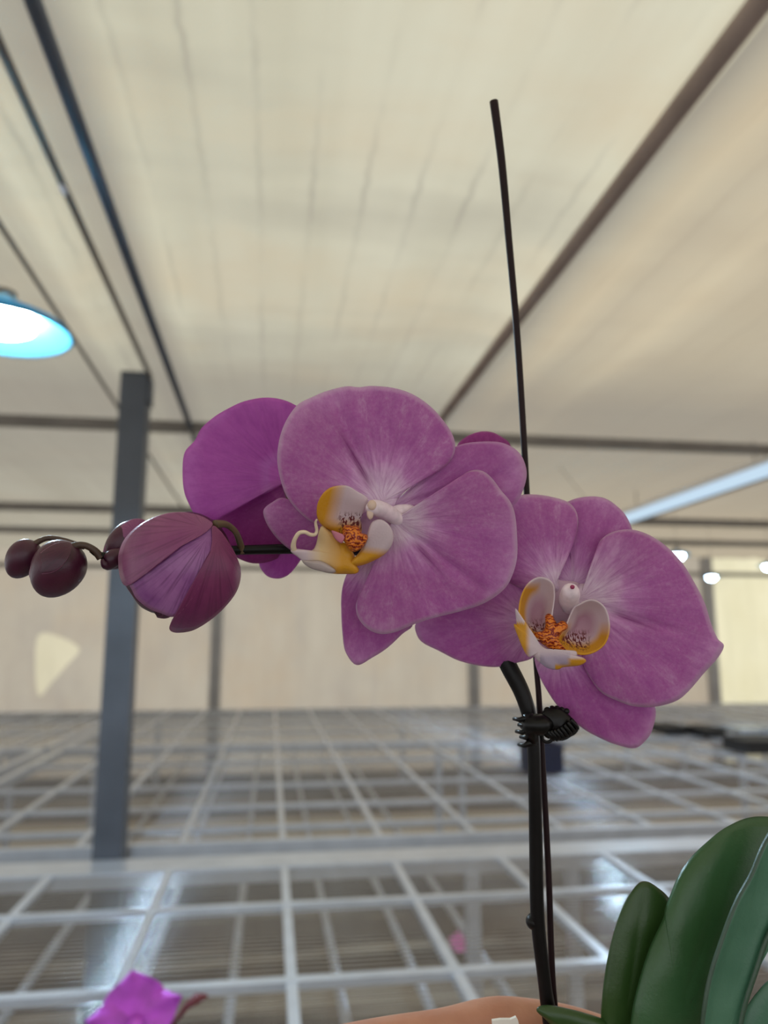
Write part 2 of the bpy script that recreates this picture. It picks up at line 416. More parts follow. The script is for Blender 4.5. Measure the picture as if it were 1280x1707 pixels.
# dark steel post standing behind the first bench
pt = on_z(231, 628, ZP); pb = on_z(178, 1425, ZB)
py = 2.96; pxx = on_y(205, 1030, py).x; ptz = on_y(231, 628, py).z
post = empty('steel_post', (pxx, py, 0))
tag(post, 'dark grey square steel post rising behind the nearest bench', 'post')
MB().box((pxx, py, ptz/2), (.10, .10, ptz-.002)).build('post_shaft', PAINT, post)
MB().box((pxx+.056, py, ptz-.06), (.010, .08, .10)).box((pxx, py, ptz), (.10, .10, .008)).build('top_bracket', PAINT, post)
MB().box((pxx, py, .008), (.12, .12, .016)).build('base_plate', PAINT, post)

# pipes under the cloth that run away from the camera
def long_pipe(u, v, r, z, y0, y1, label, mat=PIPE, name='ceiling_pipe', group='long pipes under the shade cloth'):
    x = on_z(u, v, z).x
    o = MB().tube([(x, y0, z), (x, (y0+y1)/2, z-.004), (x, y1, z)], r, 10).build(name, mat, smooth=True)
    tag(o, label, 'pipe', group); return x
x1 = long_pipe(62, 20, .014, ZP, .4, YF-.1, 'long dark pipe under the ceiling, right one of the close pair at upper left', PAINT)
x2 = long_pipe(8, 90, .009, ZP, .4, py-.05, 'thin dark pipe running to the top of the steel post')
long_pipe(30, 420, .007, ZP, .4, YF-.1, 'thin pipe along the ceiling above the round lamp')
long_pipe(1262, 10, .022, ZP+.06, .4, YF-.1, 'brownish rod along the edge of the cloth, crossing the upper right', BROWN, 'curtain_rod')
long_pipe(1180, 828, .013, ZP-.13, 2.6, YF-.1, 'grey rail hanging beside the long tube light')
# white drip on the left pipe
q = on_z(115, 308, ZP)
o = MB().sphere((x2, q.y, ZP-.012), (.007, .022, .009)).build('pipe_clamp', simple('clamp_white', srgb(225, 228, 240), .3), smooth=True)
tag(o, 'small shiny white clamp on the thin pipe at upper left', 'clamp')
# beams across
def cross(u, v, z, w_, h_, label):
    y = on_z(u, v, z).y
    o = MB().box(((XL+XR)/2, y, z), (XR-XL-.05, w_, h_)).build('cross_beam', PIPE); tag(o, label, 'beam', 'beams crossing under the cloth'); return y
cross(270, 711, ZP, .035, .05, 'nearest grey cross beam, running behind the top of the steel post')
cross(100, 846, ZP-.02, .05, .06, 'middle cross beam, at the height of the large bud on the left')
cross(1150, 905, ZP-.06, .06, .05, 'farthest cross beam, just above the small lamps on the right')

# round hanging lamp at the left
def dish_lamp(c, r, label, small=False):
    t = empty('hanging_lamp', c); tag(t, label, 'lamp', 'round hanging lamps' if small else None)
    c = Vector(c); n = 40; prof = [(1.0, 0), (.97, .05), (.86, .15), (.66, .25), (.46, .31), (.2, .34)]
    v = []; f = []
    for (a, h) in prof:
        for k in range(n): v.append(c+Vector((cos(2*pi*k/n)*a*r, sin(2*pi*k/n)*a*r, h*r)))
    for i in range(len(prof)-1):
        for k in range(n): f.append((i*n+k, i*n+(k+1) % n, (i+1)*n+(k+1) % n, (i+1)*n+k))
    o = mesh_obj('lamp_shade', v, f, DISH, t); s = o.modifiers.new('t', 'SOLIDIFY'); s.thickness = .004
    if small: MB().sphere(c+Vector((0, 0, -.02*r)), (r*.5, r*.5, r*.34), 24, 12).build('led_bulb', LEDB, t, True)
    else: MB().tube([c+Vector((0, 0, r*z)) for z in (.05, .08, .24, .30)], [r*.42, r*.47, r*.47, r*.4], 32).build('led_disc', LED, t, True)
    MB().tube([c+Vector((0, 0, .33*r)), c+Vector((0, 0, .6*r))], r*.2, 16).build('lamp_body', PIPE, t, True)
    MB().tube([c+Vector((0, 0, .6*r)), (c.x-(0 if small else .35), c.y, ZC-.03)], .002, 6).build('cord', PIPE, t, True)
dish_lamp(on_z(-2, 553, CAMZ+.59), .135, 'round hanging lamp with a glowing disc at the left edge')
dish_lamp(on_z(1028, 918, CAMZ+.56), .14, 'added round hanging lamp, unseen behind the right flower, for bench glare')  # unseen lamp added to throw glare on the right-hand benches
dish_lamp(on_z(1128, 926, CAMZ+.70), .11, 'small distant lamp glowing at the right edge of the right flower', True)
dish_lamp(on_z(1186, 962, CAMZ+.62), .085, 'small round distant lamp just above the far wall post', True)
dish_lamp(on_z(1282, 944, CAMZ+.62), .09, 'small distant lamp cut by the right edge of the picture', True)
# long tube light
a = on_z(1292, 776, ZP-.10); b = on_z(1046, 866, ZP-.10)
t_ = empty('tube_light', ((a.x+b.x)/2, (a.y+b.y)/2, ZP-.1)); tag(t_, 'long glowing tube light slanting in from the right edge', 'lamp')
xa = (a.x+b.x)/2
MB().tube([(xa, a.y, ZP-.1), (xa, b.y, ZP-.1)], .036, 14).build('light_tube', LEDT, t_, True)
MB().box((xa, (a.y+b.y)/2, ZP-.055), (.06, b.y-a.y+.06, .03)).build('housing', WHITE, t_)
for y in (a.y-.02, b.y+.02): MB().box((xa, y, ZP-.085), (.08, .03, .08)).build('end_cap', WHITE, t_)
for y in (a.y+.2, b.y-.2): MB().tube([(xa, y, ZP-.04), (xa, y, ZC-.03)], .004, 6).build('hanger', PIPE, t_)

# ------------------------------------------------------------------ benches
by0 = on_z(450, 1441, ZB).y
gx = on_z(478, 1515, ZB).x; dx = (on_z(700, 1515, ZB).x-on_z(259, 1515, ZB).x)/2
ycross = [on_z(470, v, ZB).y for v in (1645, 1515)]
dyc = ycross[1]-ycross[0]
def bench(name_label, y0, y1, ybars, pitch, xa, xb, wire=.0022, front_w=(.04, .05), group='wire-topped growing benches'):
    t = empty('growing_bench', ((xa+xb)/2, y0, 0)); tag(t, name_label, 'bench', group)
    for y in (y0, y1):
        w_ = front_w[0 if y == y0 else 1]; MB().box(((xa+xb)/2, y, ZB-.01), (xb-xa, w_, .05)).build('edge_rail', GALV, t)
    for x in (xa, xb):
        MB().box((x, (y0+y1)/2, ZB-.01), (.04, y1-y0, .05)).build('side_rail', GALV, t)
    for y in ybars: MB().box(((xa+xb)/2, y, ZB+.004), (xb-xa, .028, .022)).build('cross_bar', GALV, t)
    k = math.ceil((xa-gx)/dx)
    while gx+k*dx < xb-.02:
        x = gx+k*dx
        MB().box((x, (y0+y1)/2, ZB+.002), (.024, y1-y0-.03, .022)).build('long_bar', GALV, t); k += 1
    m = MB(); y = y0+.02
    while y < y1:
        m.tube([(xa, y, ZB+.004), (xb, y, ZB+.004)], wire, 6, cap=False); y += pitch
    m.build('wire_top', WIRE if y0 < 1 else WIRE2, t, True)
    for x in (xa+.25, (xa+xb)/2, xb-.25):
        for y in (y0+.1, y1-.1):
            MB().box((x, y, (ZB-.03)/2), (.045, .045, ZB-.03)).build('leg', GALV, t)
yb = [ycross[1]-i*dyc for i in range(0, 4)]
yb = [y for y in yb if y > .35]
bench('nearest bench with a wire top, reaching from the lower edge to the steel post', .32, by0, yb, .026, -2.2, 3.6, .0018, (.06, .16))
y2a = by0+.275; y2b = on_z(450, 1245, ZB).y
bench('middle wire-topped bench behind the steel post', y2a, y2b, [on_z(450, v, ZB).y for v in (1382, 1346, 1311, 1272)], .045, -1.42, 3.9, .0017)
y3a = y2b+.10; y3b = YF-.5
bench('farthest wire-topped bench below the far wall', y3a, y3b, [y3a+(y3b-y3a)*k/4 for k in (1, 2, 3)], .07, -1.42, 4.4, .0025)
bench('left-hand wire-topped bench beyond the steel post', y2a, y2b, [on_z(100, v, ZB).y for v in (1346, 1311)], .045, -4.6, -1.56, .0017)
bench('far left wire-topped bench by the far wall', y3a, y3b, [y3a+(y3b-y3a)*k/3 for k in (1, 2)], .07, -4.6, -1.56, .0025)
bench('right-hand far bench carrying the dark trays', y2b-1.2, y3b, [y3a+(y3b-y3a)*k/3 for k in (1, 2)], .07, 4.6, 7.2, .004)
# heating pipes low under the benches
labs = ['leftmost', 'second from the left', 'third from the left', 'third from the right', 'second from the right', 'rightmost']
for k, u in enumerate((60, 245, 390, 560, 690, 820)):
    x = on_z(u, 1620, .30).x
    o = MB().tube([(x, .4, .30), (x, 8.8, .30)], .017, 8).build('heating_pipe', GALV, smooth=True)
    tag(o, 'low galvanised heating pipe under the benches, %s of the six' % labs[k], 'pipe', 'heating pipes under the benches')
# small things on and under the benches
BLUE = simple('crate_navy', srgb(20, 28, 62), .5)
c = on_z(903, 1286, ZB+.025)
bx = empty('plastic_crate', c); tag(bx, 'small navy blue plastic crate on the bench behind the flower stem', 'crate')
m = MB()
for sx, sy, wx, wy in ((0, -.08, .20, .008), (0, .08, .20, .008), (-.098, 0, .008, .16), (.098, 0, .008, .16)): m.box(c+Vector((sx, sy, .075)), (wx, wy, .15))
m.box(c+Vector((0, 0, .006)), (.2, .16, .01)).build('crate_body', BLUE, bx)
m = MB()
for sx, sy, wx, wy in ((0, -.088, .22, .014), (0, .088, .22, .014), (-.105, 0, .014, .18), (.105, 0, .014, .18)): m.box(c+Vector((sx, sy, .15)), (wx, wy, .016))
m.build('rim', BLUE, bx)
DT = simple('tray_black', srgb(34, 34, 38), .6); ST = simple('tray_silver', srgb(170, 185, 205), .25, .7)
for u, v, wx, h, mt, lb in ((1112, 1222, .18, .06, DT, 'small black tray far back on the right, nearest the pink flower'), (1176, 1226, .18, .06, DT, 'small black tray far back between another black tray and the silvery one'),
                            (1247, 1219, .34, .03, ST, 'flat silvery tray far back on the right'), (1262, 1252, .34, .08, DT, 'long black tray at the right edge, below the silvery tray')):
    c = on_z(u, v, ZB+.02); t = empty('tray', c); tag(t, lb, 'tray', 'trays on the far right bench')
    MB().box(c+Vector((0, 0, h*.5)), (wx*.94, .3, h)).build('tray_body', mt, t)
    m = MB()
    for s in (-1, 1):
        m.box(c+Vector((0, s*.155, h)), (wx, .02, .014)); m.box(c+Vector((s*wx*.49, 0, h)), (.02, .31, .014))
    m.build('rim', mt, t)

# ------------------------------------------------------------------ petals and other thin curved tissue
def shell(name, o, outline, depthf, mat, parent, colf=None, spotf=None, thick=.05, rings=18, n=5, axis=None, L0=None, label=None, ribw=0, ribr=(.15, .8)):
    ring = spline(outline, n, True); m = len(ring)
    Lm = L0 or max(hypot(x-o[0], y-o[1]) for x, y in ring)
    if axis is None:
        cxm = sum(x for x, y in ring)/m; cym = sum(y for x, y in ring)/m; ax = (cxm-o[0], cym-o[1])
    else: ax = (axis[0]-o[0], axis[1]-o[1])
    al = hypot(*ax); ax = (ax[0]/al, ax[1]/al)
    vs = [P(o[0], o[1], depthf(o[0], o[1], 0, 0, 0))]; info = [(o[0], o[1], 0, 0, 0)]
    for k in range(1, rings+1):
        r = (k/rings)**.85
        for (qx, qy) in ring:
            x = o[0]+(qx-o[0])*r; y = o[1]+(qy-o[1])*r
            dx_, dy_ = x-o[0], y-o[1]
            ang = atan2(ax[0]*dy_-ax[1]*dx_, ax[0]*dx_+ax[1]*dy_)
            rho = hypot(dx_, dy_)/Lm
            vs.append(P(x, y, depthf(x, y, r, rho, ang))); info.append((x, y, r, rho, ang))
    fs = [(0, 1+i, 1+(i+1) % m) for i in range(m)]
    for k in range(rings-1):
        b = 1+k*m
        for i in range(m): fs.append((b+i, b+m+i, b+m+(i+1) % m, b+(i+1) % m))
    ob = mesh_obj(name, vs, fs, mat, parent, label=label); me = ob.data
    for an, idx in (('edge', 2), ('rho', 3), ('ang', 4)):
        a = me.attributes.new(an, 'FLOAT', 'POINT'); a.data.foreach_set('value', [i[idx] for i in info])
    rib = []
    for (x, y, r, rho, ang) in info:
        wd = abs((x-o[0])*ax[1]-(y-o[1])*ax[0]); al_ = (x-o[0])*ax[0]+(y-o[1])*ax[1]
        k = exp(-(wd/ribw)**2) if ribw and al_ > 0 else 0
        rr = al_/Lm
        k *= max(0, min(1, (rr-ribr[0])*8, (ribr[1]-rr)*4)) if ribw else 0
        rib.append(max(0, k))
    a = me.attributes.new('rib', 'FLOAT', 'POINT'); a.data.foreach_set('value', rib)
    if colf:
        a = me.color_attributes.new('Col', 'FLOAT_COLOR', 'POINT')
        flat = []
        for i in info: flat += list(colf(i[0], i[1], i[2]))[:3]+[1]
        a.data.foreach_set('color', flat)
    a = me.attributes.new('spot', 'FLOAT', 'POINT'); a.data.foreach_set('value', [spotf(i[0], i[1], i[2]) if spotf else 0 for i in info])
    s = ob.modifiers.new('thick', 'SOLIDIFY'); s.thickness = thick*.01; s.offset = 0
    return ob
def dfun(o, D, g=(0, 0), cup=0, curl=0, rip=0, rf=5, ph=0, crease=0, axis=None, dome=0, tx=.9):
    if axis: al = hypot(axis[0]-o[0], axis[1]-o[1]); ax = ((axis[0]-o[0])/al, (axis[1]-o[1])/al)
    def f(x, y, r, rho, ang):
        d = D + (g[0]*(x-o[0])+g[1]*(y-o[1]))/100 + cup*rho*rho + curl*r**5 + rip*r**3*sin(rf*ang+ph)
        if axis and crease:
            wd = (x-o[0])*ax[1]-(y-o[1])*ax[0]
            d += crease*exp(-(wd/9)**2)*min(1, rho*4)*max(0, 1-rho*.9)
        d += tx*.05*mnoise.noise(Vector((x*.02, y*.02, D)))
        if dome: d -= dome*sqrt(max(0, 1-r*r))
        return d
    return f
def flower(u, v, D, label, parent, ped):
    f = stem('flower', ped, PED, parent, 10, 8, label=label); return f

root = P(950, 1800, 30.3)
orchid = empty('orchid_plant', root)
tag(orchid, 'moth orchid with large pink blooms, a row of dark buds and broad green leaves', 'orchid')
# the spike that carries flowers and buds
stem('flower_stem', [(935, 1830, 30.3, .30), (915, 1690, 30.3, .30), (908, 1640, 30.3, .27), (896, 1530, 30.4, .28), (893, 1400, 30.5, .27), (891, 1300, 30.5, .26), (887, 1220, 30.6, .28),
     (872, 1160, 30.8, .33), (845, 1105, 31.1, .36), (815, 1040, 31.6, .33), (760, 975, 32, .30), (690, 935, 32, .26), (600, 918, 31.6, .23), (500, 915, 31, .21), (400, 917, 30.4, .19), (330, 920, 30.2, .18), (250, 926, 30, .17), (195, 926, 29.6, .16), (168, 926, 29.3, .14), (152, 916, 29.2, .12)], STEM, orchid)
MB().tube([P(890.5, y, 30.5) for y in (1526, 1532, 1538, 1545)], [.0024, .0033, .0034, .0026], 12).build('stem_node', STEM, orchid, True)

# --- flower at left, seen from the side, behind the main one
fA = stem('flower', [(520, 916, 31.3, .14), (505, 890, 31.6, .13), (490, 850, 31.9, .14), (480, 815, 32.1, .2)], PED, orchid, label='magenta orchid bloom at the left, half hidden and seen from behind')
oA = (478, 800)
shell('petal', oA, crop(280, 620, .2344, [(860, 760), (760, 830), (640, 890), (520, 940), (420, 1000), (310, 1062), (200, 1020), (150, 940), (115, 850), (104, 740), (108, 620), (130, 555), (190, 490), (240, 400), (330, 320), (430, 260), (540, 210), (680, 184), (800, 195), (900, 235), (980, 300), (1000, 450), (960, 640)]),
      dfun(oA, 31.6, (-.1, -.05), -1.0, .35, .10, 5, 1), PM_A, fA, axis=(330, 740))
oA2 = (478, 815)
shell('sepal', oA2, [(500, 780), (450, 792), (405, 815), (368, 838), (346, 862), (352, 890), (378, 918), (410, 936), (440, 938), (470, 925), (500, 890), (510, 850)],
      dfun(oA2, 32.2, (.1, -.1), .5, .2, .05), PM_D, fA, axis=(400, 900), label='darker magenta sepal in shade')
oA3 = (490, 900)
shell('sepal', oA3, [(478, 905), (510, 900), (505, 925), (492, 945), (480, 958), (464, 964), (446, 960), (434, 945), (434, 930), (450, 915)],
      dfun(oA3, 32.4, (-.1, .2), .3, .2), PM_A, fA, axis=(463, 950))
# --- hidden flower behind the top of the stake
fD = stem('flower', [(790, 990, 32.1, .13), (815, 940, 33, .12), (822, 870, 33.5, .12), (818, 820, 33.4, .2)], PED, orchid, label='rear bloom facing away, only the dark tip of one sepal showing')
oD = (815, 800)
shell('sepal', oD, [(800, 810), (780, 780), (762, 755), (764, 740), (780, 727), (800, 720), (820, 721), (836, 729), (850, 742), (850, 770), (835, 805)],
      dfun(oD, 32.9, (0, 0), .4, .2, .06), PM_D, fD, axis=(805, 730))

# --- right flower
oC = (955, 985)
fC = stem('flower', [(838, 1085, 31.3, .13), (870, 1075, 31.6, .12), (920, 1040, 31.3, .13), (948, 1000, 30.6, .25)], PED, orchid, label='right-hand bloom of the stem, facing the camera, with a yellow and white lip')
c3 = lambda pts: crop(680, 700, .4375, pts)
shell('sepal', (955, 975), c3([(570, 600), (575, 560), (600, 520), (630, 460), (640, 400), (620, 345), (600, 320), (640, 300), (700, 292), (750, 300), (790, 325), (825, 360), (850, 410), (860, 470), (800, 560), (730, 640), (680, 670), (620, 650)]),
      dfun((955, 975), 30.5, (.1, -.15), .5, .2, .08), PM_S, fC, axis=(995, 850))
shell('sepal', (925, 1060), c3([(485, 890), (495, 960), (530, 1030), (580, 1100), (660, 1170), (730, 1210), (790, 1235), (860, 1250), (900, 1225), (930, 1180), (942, 1100), (900, 1060), (800, 960), (700, 900), (620, 840), (540, 830)]),
      dfun((925, 1060), 30.3, (.05, .18), .2, .15, .06, 4, 0, -.12, (1050, 1225)), PM_S, fC, axis=(1050, 1225))
shell('sepal', (895, 1040), c3([(480, 900), (410, 925), (340, 940), (270, 935), (190, 915), (120, 880), (60, 850), (35, 820), (32, 774), (100, 740), (200, 680), (300, 620), (400, 540), (470, 600), (520, 700), (520, 820)]),
      dfun((895, 1040), 30.5, (-.28, .05), .3, .15, .05), PM_S, fC, axis=(720, 1050))
shell('petal', (925, 975), c3([(570, 605), (590, 550), (625, 480), (645, 400), (640, 350), (610, 315), (550, 295), (480, 285), (420, 290), (385, 320), (350, 400), (340, 520), (370, 600), (430, 640), (510, 660), (570, 650)]),
      dfun((925, 975), 30.0, (-.25, -.2), .5, .25, .08, 4, 1), PM, fC, axis=(885, 850), ribw=0)
oC2 = (965, 1000)
shell('petal', oC2, c3([(640, 640), (690, 620), (715, 570), (718, 510), (735, 460), (780, 428), (850, 418), (920, 440), (980, 480), (1040, 540), (1090, 620), (1130, 700), (1155, 780), (1180, 835), (1202, 860), (1180, 905), (1130, 960), (1070, 1030), (1020, 1070), (940, 1092), (860, 1090), (800, 1070), (740, 1040), (700, 990), (670, 930), (660, 840), (640, 760)]),
      dfun(oC2, 29.9, (.28, .05), -.7, .4, .07, 5, 0, .22, (1150, 1060)), PM, fC, axis=(1110, 1055), ribw=4.2, ribr=(.18, .6))

# --- centre flower
c2 = lambda pts: crop(440, 620, .3594, pts)
fB = stem('flower', [(700, 938, 32, .14), (705, 915, 31.6, .13), (690, 880, 30.4, .14), (660, 860, 29.6, .25)], PED, orchid, label='large central bloom with broad pink petals and a curled yellow lip')
shell('sepal', (652, 848), c2([(600, 600), (640, 575), (700, 520), (780, 470), (850, 420), (880, 370), (895, 345), (960, 328), (1060, 324), (1120, 335), (1175, 368), (1205, 415), (1217, 480), (1195, 560), (1155, 620), (1080, 640), (960, 650), (830, 665), (740, 665), (660, 665), (610, 645)]),
      dfun((652, 848), 29.3, (.35, .1), .2, .2, .07, 4, 2, .25, (870, 780)), PM_S, fB, axis=(850, 790))
shell('sepal', (590, 865), c2([(440, 640), (380, 660), (240, 700), (150, 620), (85, 586), (40, 605), (0, 640), (8, 690), (40, 745), (80, 790), (130, 828), (200, 860), (280, 850), (360, 790), (420, 720)]),
      dfun((590, 865), 29.6, (-.25, 0), .3, .2, .05), PM_S, fB, axis=(440, 860))
shell('sepal', (620, 925), c2([(470, 820), (430, 870), (385, 940), (362, 1020), (360, 1120), (366, 1220), (380, 1300), (430, 1358), (500, 1325), (570, 1280), (640, 1215), (690, 1165), (640, 1050), (610, 900), (560, 810)]),
      dfun((620, 925), 29.5, (-.05, .2), .3, .15, .05, 4, 0, -.1, (595, 1100)), PM_S, fB, axis=(596, 1100))
oB1 = (634, 838)
shell('petal', oB1, c2([(600, 630), (560, 650), (480, 640), (400, 690), (320, 720), (235, 700), (170, 655), (108, 580), (75, 490), (62, 400), (75, 300), (108, 218), (158, 152), (225, 117), (290, 90), (380, 68), (440, 72), (500, 66), (600, 75), (690, 105), (770, 160), (830, 225), (872, 290), (886, 350), (868, 402), (820, 450), (750, 490), (680, 530), (630, 575), (608, 610)]),
      dfun(oB1, 28.9, (.12, -.28), -.5, .35, .10, 5, 1, .25, (570, 700)), PM, fB, axis=(577, 740), ribw=4.2, ribr=(.12, .7))
oB2 = (655, 868)
shell('petal', oB2, c2([(600, 700), (605, 660), (650, 660), (700, 655), (760, 622), (830, 570), (890, 515), (930, 475), (975, 457), (1020, 464), (1060, 498), (1100, 552), (1140, 600), (1163, 660), (1173, 760), (1173, 860), (1150, 945), (1110, 1010), (1020, 1072), (900, 1112), (780, 1142), (690, 1172), (620, 1202), (550, 1215), (490, 1197), (445, 1152), (428, 1100), (440, 1050), (480, 1000), (540, 940), (585, 880), (605, 830), (600, 760)]),
      dfun(oB2, 28.7, (.15, .1), -.6, .35, .09, 5, 2, .25, (800, 980)), PM, fB, axis=(749, 968), ribw=4.2, ribr=(.2, .62))

stem('column_base', [(650, 856, 29.2, .26), (666, 853, 29.15, .28), (682, 850, 29.2, .22), (694, 848, 29.35, .05)], COLM, fB, 14, 6)
shell('flower_throat', (626, 868), [(600, 850), (625, 842), (650, 850), (662, 872), (655, 895), (636, 915), (612, 905), (598, 880)], dfun((626, 868), 29.35, cup=.2), LM, fB, lambda x, y, r: srgb(205, 165, 195), None, rings=8)
shell('flower_throat', (945, 1020), [(912, 966), (938, 968), (966, 974), (985, 1015), (970, 1050), (935, 1065), (905, 1045), (900, 1010)], dfun((945, 1020), 30.15, cup=.2), LM, fC, lambda x, y, r: srgb(206, 172, 192), None, rings=8)
# --- lips
def mixv(a, b, f): f = max(0, min(1, f)); return tuple(a[i]*(1-f)+b[i]*f for i in range(3))
YEL, WHT, PNK, CRM, ORG = srgb(226, 162, 4), srgb(226, 206, 214), srgb(196, 150, 172), srgb(232, 206, 160), srgb(208, 104, 30)
c7 = lambda pts: crop(480, 780, .1875, pts)
# centre flower: column
stem('column', [(667, 868, 29.0, .26), (652, 858, 28.6, .30), (636, 850, 28.1, .31), (624, 846, 27.7, .29), (616, 846, 27.5, .18), (614, 846, 27.4, .03)], COLM, fB, 16, 6, label='pale pinkish white column')
MB().sphere(P(620, 842, 27.45), (.0017, .0014, .0019)).sphere(P(617, 855, 27.55), (.0013, .0012, .0024)).build('anther_cap', simple('anther', srgb(214, 186, 170), .4), fB, True, label='cream anther cap')
oL = (590, 885)
def colL(x, y, r):
    c = mixv(YEL, WHT, (x-(548-(y-850)*.25))/26+.2)
    if y > 862: c = mixv(c, YEL, (y-862)/18)
    return c
shell('lip_lobe', oL, c7([(255, 370), (270, 300), (320, 220), (400, 168), (520, 158), (600, 200), (700, 265), (690, 340), (660, 390), (640, 450), (650, 520), (640, 600), (580, 640), (500, 640), (440, 600), (380, 555), (300, 500), (262, 440)]),
      dfun(oL, 28.3, (.3, .3), -1.0, .3, .03), LM, fB, colL, lambda x, y, r: max(0, min(1, (x-560)/10))*max(0, min(1, (y-852)/8)), rings=22, n=6, label='upright white and yellow side lobe with red spots')
oR = (607, 925)
shell('lip_lobe', oR, c7([(770, 470), (830, 460), (890, 500), (925, 560), (935, 620), (915, 690), (860, 760), (760, 820), (650, 862), (570, 866), (560, 835), (640, 750), (690, 650), (715, 570), (740, 500)]),
      dfun(oR, 27.9, (.2, .25), -.5, .3, .03), LM, fB, lambda x, y, r: mixv(WHT, YEL, (y-910-(x-620)*.15)/14) , lambda x, y, r: 0, rings=20, label='white side lobe with a yellow base')
oM = (570, 925)
def colM(x, y, r):
    c = mixv(YEL, CRM, (570-x)/40); c = mixv(c, YEL, (y-940)/14 if x > 560 else 0)
    return mixv(c, WHT, (535-x)/25)
shell('lip', oM, c7([(300, 520), (345, 545), (400, 590), (450, 650), (530, 690), (590, 790), (600, 860), (625, 905), (600, 935), (500, 938), (400, 935), (290, 912), (200, 885), (140, 835), (90, 790), (30, 745), (35, 730), (80, 725), (130, 745), (190, 745), (235, 720), (262, 650), (275, 580)]),
      dfun(oM, 28.0, (.1, -.2), -.5, .35, .06, 6, 0), LM, fB, colM, lambda x, y, r: 0, rings=22, label='yellow and cream pointed middle lobe')
stem('tendril', [(493, 921, 27.9, .11), (489, 912, 27.7, .10), (491, 900, 27.5, .08), (498, 889, 27.4, .075), (508, 887, 27.4, .07), (517, 891, 27.5, .07), (525, 891, 27.6, .065), (528, 884, 27.6, .06), (526, 872, 27.5, .05), (528, 866, 27.4, .03)], simple('tendril_cream', srgb(226, 205, 178), .4), fB, 10, 6)
shell('lip_fold', (535, 941), c7([(130, 830), (190, 830), (280, 830), (350, 860), (420, 915), (380, 932), (290, 912), (200, 885)]), dfun((535, 941), 27.7, (.05, 0), 0, 0, 0, dome=.18), LM, fB, lambda x, y, r: srgb(196, 180, 178), None, rings=8, label='greyish white fold')
oK = (592, 893)
shell('callus', oK, c7([(490, 540), (520, 510), (570, 520), (620, 520), (650, 580), (700, 600), (700, 640), (670, 690), (620, 730), (570, 740), (530, 690), (495, 630)]),
      lambda x, y, r, rho, ang: 27.75 + (y-893)*-.003 - .42*sqrt(max(0, 1-r*r)) + .09*sin(x*.42)*cos(y*.37)*r, CM, fB, rings=14, label='knobbly orange callus')
shell('throat_blade', (575, 893), c7([(390, 560), (430, 590), (475, 640), (480, 665), (450, 655), (415, 620)]), dfun((571, 895), 27.6, dome=.08), simple('blade_pink', srgb(200, 120, 140), .4), fB, rings=6)

c8 = lambda pts: crop(840, 930, .1719, pts)
stem('column', [(951, 1010, 29.6, .36), (948, 1000, 29.2, .38), (950, 992, 28.8, .37), (951, 985, 28.5, .32), (952, 981, 28.35, .2), (952, 979, 28.3, .03)], COLM, fC, 16, 6, label='pale pinkish white column')
MB().sphere(P(954, 978.5, 28.2), (.0009, .0008, .0008)).build('stigma', simple('stigma_magenta', srgb(150, 40, 90), .4), fC, True, label='small magenta spot on the column')
def colC(cx, cy):
    def f(x, y, r):
        c = mixv(PNK, WHT, (r-.35)*3)
        out = (r-.58)*5*(1 if (y > cy-22 or cx < 900) else 0)
        yy = max(0, min(1, out))*max(0, min(1, (y-(cy-20))/25)) if cx > 920 else max(0, min(1, out))*max(0, min(1, (x*-1+cx+6)/10, (y-968)/14))
        return mixv(c, YEL, yy)
    return f
oC4 = (896, 1030)
shell('lip_lobe', oC4, c8([(430, 210), (340, 190), (250, 235), (190, 320), (155, 430), (145, 560), (170, 680), (240, 740), (330, 790), (400, 760), (450, 650), (470, 520), (490, 380), (480, 270)]),
      lambda x, y, r, rho, ang: 29.75 - .95*r**2.5 + .2*r*cos(ang), LM, fC, colC(896, 1020), lambda x, y, r: max(0, min(1, (y-1030)/12))*max(0, min(1, (x-875)/10))*max(0, min(1, (.95-r)*6)), rings=22, n=6, label='cupped white side lobe with a yellow rim')
oC5 = (968, 1040)
shell('lip_lobe', oC5, c8([(730, 450), (820, 410), (900, 420), (970, 475), (1010, 570), (1022, 690), (985, 820), (900, 900), (800, 935), (700, 930), (600, 895), (520, 850), (530, 780), (590, 680), (640, 560), (680, 480)]),
      lambda x, y, r, rho, ang: 29.7 - .95*r**2.5 - .1*r*cos(ang), LM, fC, colC(968, 1055), lambda x, y, r: max(0, min(1, (y-1048)/10))*max(0, min(1, (988-x)/14))*max(0, min(1, (.95-r)*6)), rings=22, n=6, label='cupped white side lobe, yellow below')
shell('callus', (921, 1058), c8([(405, 570), (430, 545), (465, 560), (490, 610), (515, 640), (560, 615), (605, 635), (610, 680), (560, 720), (530, 780), (535, 850), (600, 900), (500, 900), (400, 850), (310, 780), (300, 730), (380, 710), (405, 650)]),
      lambda x, y, r, rho, ang: 28.75 + (1075-y)*.004 - .35*sqrt(max(0, 1-r*r)) + .06*sin(x*.5)*cos(y*.45)*r, CM, fC, rings=14, n=6, label='forked orange callus')
def colN(x, y, r):
    c = WHT
    c = mixv(c, srgb(190, 172, 196), (y-1085)/12 if 900 < x < 950 else 0)
    if x < 884 and y > 1038: c = mixv(c, YEL, (884-x)/8)
    if x > 944 and y > 1096: c = mixv(c, YEL, min((x-944)/8, (y-1096)/4))
    if x > 925 and y > 1105: c = mixv(c, YEL, (y-1105)/5)
    return c
